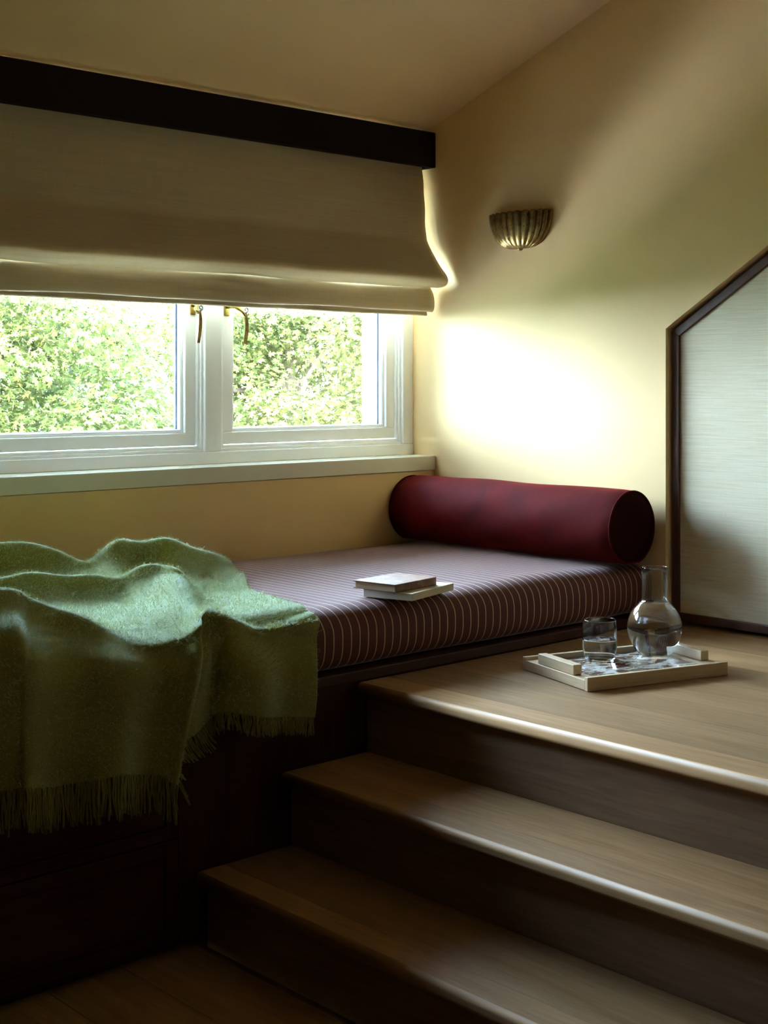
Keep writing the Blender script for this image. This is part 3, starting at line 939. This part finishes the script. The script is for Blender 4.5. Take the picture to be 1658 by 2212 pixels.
# ================================================================== mohair blanket
NET = [
[(-2.750,-0.120,0.754),(-2.300,-0.120,0.754),(-1.950,-0.120,0.754),(-1.870,-0.120,0.754),(-1.770,-0.120,0.754),(-1.680,-0.120,0.754),(-1.600,-0.120,0.754),(-1.500,-0.120,0.754),(-1.420,-0.120,0.754),(-1.330,-0.120,0.754),(-1.270,-0.120,0.754),(-1.240,-0.120,0.754),(-1.210,-0.120,0.754),(-1.180,-0.120,0.754),(-1.150,-0.120,0.754),(-1.120,-0.120,0.754),(-1.090,-0.120,0.754),(-1.060,-0.120,0.754)],
[(-2.782,-0.237,0.818),(-2.300,-0.237,0.832),(-1.923,-0.237,0.827),(-1.843,-0.237,0.824),(-1.755,-0.237,0.810),(-1.669,-0.250,0.793),(-1.593,-0.269,0.820),(-1.510,-0.269,0.815),(-1.440,-0.289,0.818),(-1.343,-0.276,0.803),(-1.271,-0.257,0.788),(-1.238,-0.250,0.781),(-1.205,-0.243,0.774),(-1.177,-0.237,0.766),(-1.155,-0.237,0.758),(-1.145,-0.250,0.751),(-1.139,-0.263,0.745),(-1.135,-0.276,0.742)],
[(-2.800,-0.300,0.870),(-2.300,-0.300,0.895),(-1.909,-0.300,0.887),(-1.829,-0.300,0.882),(-1.746,-0.300,0.856),(-1.663,-0.320,0.825),(-1.589,-0.350,0.873),(-1.515,-0.350,0.865),(-1.450,-0.380,0.870),(-1.350,-0.360,0.843),(-1.272,-0.330,0.817),(-1.237,-0.320,0.803),(-1.203,-0.310,0.790),(-1.175,-0.300,0.777),(-1.158,-0.300,0.761),(-1.159,-0.320,0.748),(-1.165,-0.340,0.738),(-1.175,-0.360,0.732)],
[(-2.817,-0.345,0.823),(-2.335,-0.345,0.835),(-1.934,-0.345,0.828),(-1.854,-0.345,0.823),(-1.772,-0.345,0.809),(-1.686,-0.358,0.803),(-1.614,-0.389,0.833),(-1.545,-0.392,0.812),(-1.468,-0.411,0.823),(-1.378,-0.395,0.802),(-1.310,-0.372,0.784),(-1.275,-0.365,0.777),(-1.240,-0.359,0.769),(-1.212,-0.349,0.762),(-1.194,-0.345,0.754),(-1.187,-0.355,0.748),(-1.184,-0.368,0.744),(-1.182,-0.378,0.740)],
[(-2.850,-0.430,0.785),(-2.400,-0.430,0.785),(-1.980,-0.430,0.780),(-1.900,-0.430,0.775),(-1.820,-0.430,0.770),(-1.730,-0.430,0.785),(-1.660,-0.460,0.800),(-1.600,-0.470,0.768),(-1.500,-0.470,0.785),(-1.430,-0.460,0.768),(-1.380,-0.450,0.758),(-1.345,-0.450,0.755),(-1.310,-0.450,0.752),(-1.280,-0.440,0.750),(-1.260,-0.430,0.748),(-1.240,-0.420,0.748),(-1.220,-0.420,0.748),(-1.195,-0.410,0.747)],
[(-2.863,-0.508,0.807),(-2.433,-0.508,0.807),(-2.021,-0.515,0.803),(-1.945,-0.515,0.800),(-1.859,-0.515,0.794),(-1.767,-0.515,0.799),(-1.694,-0.525,0.802),(-1.635,-0.535,0.792),(-1.564,-0.541,0.802),(-1.527,-0.577,0.788),(-1.481,-0.587,0.759),(-1.433,-0.547,0.745),(-1.405,-0.547,0.742),(-1.375,-0.544,0.740),(-1.353,-0.540,0.740),(-1.326,-0.537,0.740),(-1.298,-0.537,0.740),(-1.287,-0.546,0.740)],
[(-2.870,-0.550,0.840),(-2.450,-0.550,0.840),(-2.043,-0.560,0.838),(-1.969,-0.560,0.838),(-1.880,-0.560,0.831),(-1.788,-0.560,0.820),(-1.713,-0.560,0.805),(-1.653,-0.570,0.827),(-1.598,-0.580,0.828),(-1.580,-0.640,0.819),(-1.535,-0.660,0.761),(-1.481,-0.600,0.740),(-1.457,-0.600,0.736),(-1.426,-0.600,0.735),(-1.403,-0.600,0.735),(-1.372,-0.600,0.736),(-1.341,-0.600,0.735),(-1.337,-0.620,0.736)],
[(-2.873,-0.583,0.810),(-2.459,-0.583,0.810),(-2.057,-0.590,0.811),(-1.981,-0.590,0.805),(-1.895,-0.590,0.796),(-1.806,-0.593,0.787),(-1.731,-0.596,0.779),(-1.678,-0.609,0.797),(-1.614,-0.604,0.811),(-1.592,-0.661,0.809),(-1.550,-0.684,0.757),(-1.501,-0.630,0.742),(-1.476,-0.630,0.738),(-1.444,-0.630,0.737),(-1.416,-0.630,0.737),(-1.382,-0.630,0.737),(-1.349,-0.630,0.736),(-1.345,-0.650,0.736)],
[(-2.880,-0.660,0.785),(-2.480,-0.660,0.785),(-2.090,-0.660,0.790),(-2.010,-0.660,0.778),(-1.930,-0.660,0.768),(-1.850,-0.670,0.760),(-1.775,-0.680,0.757),(-1.737,-0.700,0.773),(-1.651,-0.660,0.798),(-1.620,-0.710,0.800),(-1.586,-0.740,0.747),(-1.547,-0.700,0.746),(-1.521,-0.700,0.743),(-1.487,-0.700,0.742),(-1.446,-0.700,0.740),(-1.405,-0.700,0.739),(-1.369,-0.700,0.738),(-1.365,-0.720,0.736)],
[(-2.900,-0.800,0.790),(-2.520,-0.800,0.790),(-2.170,-0.820,0.800),(-2.100,-0.820,0.785),(-2.020,-0.830,0.770),(-1.945,-0.840,0.757),(-1.918,-0.880,0.752),(-1.851,-0.860,0.749),(-1.778,-0.850,0.764),(-1.722,-0.860,0.770),(-1.683,-0.880,0.757),(-1.645,-0.840,0.753),(-1.621,-0.840,0.753),(-1.596,-0.850,0.748),(-1.558,-0.860,0.737),(-1.508,-0.880,0.728),(-1.438,-0.885,0.735),(-1.397,-0.885,0.735)],
[(-2.900,-0.878,0.811),(-2.538,-0.878,0.817),(-2.207,-0.886,0.822),(-2.141,-0.886,0.804),(-2.068,-0.890,0.784),(-2.001,-0.900,0.765),(-1.962,-0.928,0.753),(-1.911,-0.944,0.745),(-1.849,-0.952,0.741),(-1.791,-0.956,0.748),(-1.752,-0.976,0.759),(-1.729,-0.936,0.750),(-1.685,-0.918,0.764),(-1.668,-0.931,0.759),(-1.625,-0.944,0.742),(-1.549,-0.961,0.718),(-1.462,-0.954,0.727),(-1.409,-0.951,0.732)],
[(-2.900,-0.930,0.860),(-2.550,-0.930,0.880),(-2.232,-0.930,0.872),(-2.168,-0.930,0.849),(-2.101,-0.930,0.815),(-2.038,-0.940,0.784),(-1.991,-0.960,0.757),(-1.950,-1.000,0.734),(-1.896,-1.020,0.726),(-1.837,-1.020,0.733),(-1.797,-1.040,0.760),(-1.784,-1.000,0.748),(-1.728,-0.970,0.770),(-1.716,-0.985,0.765),(-1.669,-1.000,0.745),(-1.577,-1.015,0.711),(-1.479,-1.000,0.723),(-1.418,-0.995,0.730)],
[(-2.900,-0.975,0.793),(-2.565,-0.975,0.813),(-2.257,-0.978,0.839),(-2.193,-0.978,0.810),(-2.123,-0.969,0.780),(-2.057,-0.973,0.753),(-2.009,-0.993,0.739),(-1.964,-1.024,0.718),(-1.903,-1.032,0.706),(-1.846,-1.038,0.711),(-1.806,-1.054,0.738),(-1.793,-1.010,0.727),(-1.743,-0.991,0.741),(-1.723,-0.994,0.735),(-1.682,-1.016,0.718),(-1.593,-1.030,0.688),(-1.496,-1.014,0.695),(-1.427,-1.007,0.699)],
[(-2.900,-1.080,0.700),(-2.600,-1.080,0.720),(-2.314,-1.090,0.792),(-2.254,-1.090,0.756),(-2.174,-1.060,0.731),(-2.102,-1.050,0.710),(-2.052,-1.070,0.696),(-1.995,-1.080,0.679),(-1.917,-1.060,0.660),(-1.869,-1.080,0.661),(-1.826,-1.085,0.687),(-1.813,-1.035,0.677),(-1.777,-1.040,0.673),(-1.738,-1.015,0.664),(-1.710,-1.055,0.655),(-1.630,-1.065,0.634),(-1.537,-1.045,0.629),(-1.450,-1.035,0.627)],
[(-2.900,-1.080,0.600),(-2.600,-1.090,0.600),(-2.314,-1.090,0.635),(-2.264,-1.100,0.628),(-2.196,-1.080,0.613),(-2.131,-1.070,0.600),(-2.081,-1.080,0.594),(-2.030,-1.090,0.587),(-1.953,-1.060,0.568),(-1.899,-1.070,0.566),(-1.865,-1.090,0.569),(-1.851,-1.035,0.562),(-1.813,-1.045,0.574),(-1.744,-1.020,0.590),(-1.723,-1.055,0.593),(-1.647,-1.070,0.573),(-1.555,-1.050,0.549),(-1.457,-1.040,0.549)],
[(-2.900,-1.080,0.500),(-2.600,-1.100,0.490),(-2.314,-1.090,0.501),(-2.269,-1.110,0.498),(-2.196,-1.080,0.479),(-2.131,-1.070,0.474),(-2.087,-1.090,0.477),(-2.042,-1.100,0.476),(-1.965,-1.060,0.456),(-1.923,-1.070,0.447),(-1.897,-1.085,0.430),(-1.879,-1.035,0.494),(-1.823,-1.050,0.513),(-1.762,-1.030,0.536),(-1.734,-1.060,0.553),(-1.665,-1.075,0.537),(-1.562,-1.050,0.512),(-1.466,-1.045,0.497)]]

NR, NC = len(NET), len(NET[0])
SR, SC = 14, 18
def mtop(y):
    """height of the mattress top under the blanket"""
    if y > -.923: return MT+.006
    if y < -.985: return None
    d = (-.923-y)
    return MT-.062+math.sqrt(max(0, .062**2-d*d))+.006
def net_pt(r, c):
    r0 = min(int(r), NR-2); c0 = min(int(c), NC-2)
    tr0, tc0 = r-r0, c-c0
    rowv = []
    for dr in (-1, 0, 1, 2):
        ri = min(max(r0+dr, 0), NR-1)
        P = [NET[ri][min(max(c0+dc, 0), NC-1)] for dc in (-1, 0, 1, 2)]
        rowv.append([cr(P[0][k], P[1][k], P[2][k], P[3][k], tc0) for k in range(3)])
    return [cr(rowv[0][k], rowv[1][k], rowv[2][k], rowv[3][k], tr0) for k in range(3)]
def surf(r, c):
    x, y, z = net_pt(r, c)
    hang = max(0, min(1, (r-11.2)/1.2))
    # soft secondary rumples
    n_ = .0035*math.sin(x*21+y*13)+.0025*math.sin(x*37-y*9+z*15)
    y -= n_*hang*.9
    z += n_*(1-hang)*.8
    y -= hang*.006*math.sin(x*30+1.3)*min(1, (r-11.2)/3)
    if y > -.99:
        mt = mtop(y)
        if mt and z < mt: z = mt+.002*math.exp(-(mt-z)/.01)
    if z < .72 and y > -1.016: y = -1.016
    return (x, y, z)
bk = empty('mohair_blanket', (-2.0, -.7, .745), 'rumpled green mohair blanket with fringed hem draped over the daybed edge', 'blanket')
V, F, UV = [], [], []
nr, nc = (NR-1)*SR+1, (NC-1)*SC+1
for i in range(nr):
    for j in range(nc):
        V.append(surf(i/SR, j/SC)); UV.append((j/SC*.12, i/SR*.15))
for i in range(nr-1):
    for j in range(nc-1):
        a = i*nc+j
        F.append((a, a+nc, a+nc+1, a+1))
cloth = obj('cloth', V, F, MOH, bk, smooth=True, uvs=UV)
s_ = cloth.modifiers.new('thickness', 'SOLIDIFY'); s_.thickness = .006; s_.offset = 1

# fuzz: short mohair fibres standing off the cloth
VA = np.array(V).reshape(nr, nc, 3)
du = np.gradient(VA, axis=1); dv = np.gradient(VA, axis=0)
NRM = np.cross(dv, du); ln = np.linalg.norm(NRM, axis=2, keepdims=True); ln[ln == 0] = 1; NRM /= ln
area = np.linalg.norm(np.cross(du, dv), axis=2)
vis = (VA[:, :, 0] > -2.55)
wgt = (area*vis)[:-1, :-1].ravel(); wgt = wgt/wgt.sum()
rs = np.random.RandomState(5)
NF = 130000
idx = rs.choice(len(wgt), NF, p=wgt)
ii, jj = idx//(nc-1), idx % (nc-1)
fu, fv = rs.rand(NF, 1), rs.rand(NF, 1)
P0 = VA[ii, jj]*(1-fu)*(1-fv)+VA[ii, jj+1]*fu*(1-fv)+VA[ii+1, jj]*(1-fu)*fv+VA[ii+1, jj+1]*fu*fv
N0 = NRM[ii, jj]
sgn = np.where((N0[:, 2:3]*.8-N0[:, 1:2]) < -2, -1, 1)
N0 = N0*sgn
rnd = rs.randn(NF, 3); rnd /= np.linalg.norm(rnd, axis=1, keepdims=True)
d1 = N0*.55+rnd*.8; d1 /= np.linalg.norm(d1, axis=1, keepdims=True)
rnd2 = rs.randn(NF, 3); rnd2 /= np.linalg.norm(rnd2, axis=1, keepdims=True)
d2 = d1+rnd2*.8; d2 /= np.linalg.norm(d2, axis=1, keepdims=True)
L_ = (rs.gamma(3, 1, (NF, 1))*.0022+.004)
L_ = np.minimum(L_, .022)
base_ = P0+N0*.005
m1 = base_+d1*L_*.55
tip = m1+d2*L_*.45
wd = np.cross(d1, rs.randn(NF, 3)); wd /= np.linalg.norm(wd, axis=1, keepdims=True)
wd *= .00040
allv = np.stack([base_-wd, base_+wd, m1+wd*.8, m1-wd*.8, tip], axis=1).reshape(-1, 3)
off = np.array(root_loc(bk).translation)
allv = allv-off
me = bpy.data.meshes.new('fuzz')
b0 = np.arange(NF)*5
quads = np.stack([b0, b0+1, b0+2, b0+3], 1); tris = np.stack([b0+3, b0+2, b0+4], 1)
loops = np.concatenate([quads.ravel(), tris.ravel()])
starts = np.concatenate([np.arange(NF)*4, NF*4+np.arange(NF)*3])
me.vertices.add(len(allv)); me.vertices.foreach_set('co', allv.ravel())
me.loops.add(len(loops)); me.loops.foreach_set('vertex_index', loops.astype(np.int32))
me.polygons.add(len(starts)); me.polygons.foreach_set('loop_start', starts.astype(np.int32))
me.update(calc_edges=True); me.validate()
me.materials.append(FUZ)
fz = bpy.data.objects.new('fuzz', me); col.objects.link(fz); fz.parent = bk; fz['kind'] = 'stuff'

# fringe: twisted tassel strands along the hem
FV, FF = [], []
rf = random.Random(11)
c = 0.6
cols_ = []
while c < NC-1.001:
    a = Vector(surf(NR-1, c)); b = Vector(surf(NR-1, min(c+.05, NC-1)))
    d_ = (b-a).length
    if d_ < 1e-5: d_ = 1e-5
    cols_.append((c, a))
    c += .05*.0052/d_*rf.uniform(.7, 1.3) if d_ > 0 else .05
for q_, (c, a) in enumerate(cols_):
    fold = 10.4 < c < 12.6
    clump = math.sin(c*6.5+1.0)*.5+math.sin(c*14.2)*.3
    ln_ = (.098 if c < 10.6 else (.060 if fold else .052))*rf.uniform(.86, 1.06)
    side = (.016 if fold else .004)*1.0+.006*math.cos(c*6.5+1.0)
    for s_i in range(2):
        pts = []
        ph = rf.uniform(0, 6.28); ox, oy = rf.uniform(-.002, .002), rf.uniform(-.003, .003)
        wob = rf.uniform(.0008, .0022)
        for k in range(6):
            t = k/5
            pts.append((a.x+ox+side*t*t+(.022*t if fold else 0)+wob*math.sin(ph+t*7), min(a.y+oy+wob*math.cos(ph*1.3+t*6)-.002, -1.002), a.z+.006-ln_*t))
        v_, f_ = tube(pts, [.0018, .0019, .0018, .0017, .0015, .0008], 4)
        n_ = len(FV)
        FV += v_; FF += [tuple(i+n_ for i in f) for f in f_]
frg = obj('fringe', FV, FF, MOH, bk, smooth=True); frg['kind'] = 'stuff'

# ================================================================== outside
tag(obj('added_bounce_terrace', *box_vf(-14, 14, .37, 7.5, -3.3, -3.0), BOUNCE_PALE), kind='structure')  # unseen slab added below the window to throw light up to the ceiling
tag(obj('garden_lawn', *box_vf(-40, 60, .5, 70, -3.3, -3.2), LAWN), kind='structure')
leaf_v = np.array([(0, 0, 0), (.16, -.05, .01), (.44, -.42, -.05), (.50, -.12, .0), (.95, -.30, -.08), (.80, -.06, 0), (1.12, 0, -.10), (.80, .06, 0), (.95, .30, -.08), (.50, .12, .0), (.44, .42, -.05), (.16, .05, .01)])
leaf_f = [(0, 1, 3), (1, 2, 3), (3, 4, 5), (5, 6, 7), (3, 5, 7), (3, 7, 9), (0, 3, 9), (7, 8, 9), (9, 10, 11), (0, 9, 11)]
leaf_f = [tuple(f) for f in leaf_f]
lm = bpy.data.meshes.new('leaf'); lm.from_pydata([tuple(v*.115) for v in leaf_v], [], leaf_f); lm.materials.append(LEAF); lm.update()

def tree(cx, cyy, cz, rx, ry, rz, nblob, nleaf, seed, label, singles=300, ls=1.0):
    rs = np.random.RandomState(seed)
    t = empty('broadleaf_tree', (cx, cyy, -3.2), label, 'tree', 'trees outside the window')
    # trunk and branches
    tp = [(cx, cyy, -3.25), (cx+.05, cyy, -1.8), (cx-.08, cyy+.05, -.4), (cx+.1, cyy, 1.0), (cx, cyy, cz+rz*.5)]
    obj('trunk', *tube(tp, [.26, .21, .17, .12, .05], 10), BARK, t, smooth=True)
    for k in range(9):
        a = rs.rand()*2*PI; z0 = -1.0+rs.rand()*2.6
        ln = rs.uniform(.3, .55)
        e = (cx+rx*ln*math.cos(a), cyy+ry*ln*math.sin(a), z0+rs.uniform(.6, 1.6))
        m_ = (cx+rx*ln*.5*math.cos(a), cyy+ry*ln*.5*math.sin(a), z0+.7)
        obj('branch', *tube([(cx, cyy, z0), m_, e], [.07, .045, .015], 6), BARK, t, smooth=True)
    # leaf clumps
    u = rs.randn(nblob, 3); u /= np.linalg.norm(u, axis=1, keepdims=True)
    rad = rs.uniform(.45, 1.0, (nblob, 1))
    B = np.array([cx, cyy, cz])+u*rad*np.array([rx, ry, rz])
    br = rs.uniform(.42, .85, nblob)
    M_ = nblob*nleaf
    bi = np.repeat(np.arange(nblob), nleaf)
    d = rs.randn(M_, 3); d[:, 2] += .35; d /= np.linalg.norm(d, axis=1, keepdims=True)
    shell = rs.uniform(.72, 1.05, (M_, 1))
    P = B[bi]+d*shell*br[bi][:, None]*np.array([1.15, 1.1, .8])
    nrm = d*.6+np.array([0, -.1, .8])+rs.randn(M_, 3)*.38
    nrm /= np.linalg.norm(nrm, axis=1, keepdims=True)
    h = rs.randn(M_, 3)+d*.8; h[:, 2] -= .5
    h -= nrm*(h*nrm).sum(1, keepdims=True); h /= np.linalg.norm(h, axis=1, keepdims=True)
    s = np.cross(nrm, h)
    size = rs.uniform(.075, .135, M_)*ls
    # the nearest leaves one by one
    order = np.argsort(P[:, 1]+np.abs(P[:, 2]-1.4)*1.2)
    single = order[:singles]
    keep = np.ones(M_, bool); keep[single] = False
    K = np.where(keep)[0]
    LV = (P[K][:, None, :]+size[K][:, None, None]*(leaf_v[None, :, 0:1]*h[K][:, None, :]+leaf_v[None, :, 1:2]*s[K][:, None, :]+leaf_v[None, :, 2:3]*nrm[K][:, None, :]))
    LV = (LV-np.array([cx, cyy, -3.2])).reshape(-1, 3)
    nl = len(leaf_v)
    LF = (np.array(leaf_f)[None]+(np.arange(len(K))*nl)[:, None, None]).reshape(-1, 3)
    me = bpy.data.meshes.new('foliage')
    me.vertices.add(len(LV)); me.vertices.foreach_set('co', LV.ravel())
    me.loops.add(LF.size); me.loops.foreach_set('vertex_index', LF.ravel().astype(np.int32))
    me.polygons.add(len(LF)); me.polygons.foreach_set('loop_start', (np.arange(len(LF))*3).astype(np.int32))
    me.update(calc_edges=True)
    me.materials.append(LEAF)
    fo = bpy.data.objects.new('foliage', me); col.objects.link(fo); fo.parent = t; fo['kind'] = 'stuff'
    for k in single:
        o = bpy.data.objects.new('leaf', lm)
        rot = Matrix((h[k], s[k], nrm[k])).transposed().to_4x4()
        o.matrix_basis = Matrix.Translation(Vector(P[k])-Vector((cx, cyy, -3.2))) @ rot @ Matrix.Scale(size[k]/.115, 4)
        o.parent = t
        col.objects.link(o)
tree(3.6, 12.0, .4, 2.9, 2.2, 3.1, 230, 240, 21, 'sunlit bushy green tree seen through the left casement')
tree(9.3, 12.4, .4, 3.1, 2.2, 3.1, 240, 240, 22, 'sunlit bushy green tree filling the view through the right casement')
tree(-2.8, 12.4, .0, 3.0, 2.2, 3.0, 150, 90, 23, 'green tree left of the view, beyond the left casement', 60)
tree(14.2, 14.5, .3, 3.2, 2.4, 3.2, 200, 180, 24, 'green tree farthest right beyond the window', 60)
tree(7.6, 20.6, .5, 6.6, 2.4, 3.4, 330, 150, 25, 'dark green tree standing behind the two sunlit trees', 60, 1.2)
bpy.context.view_layer.update()
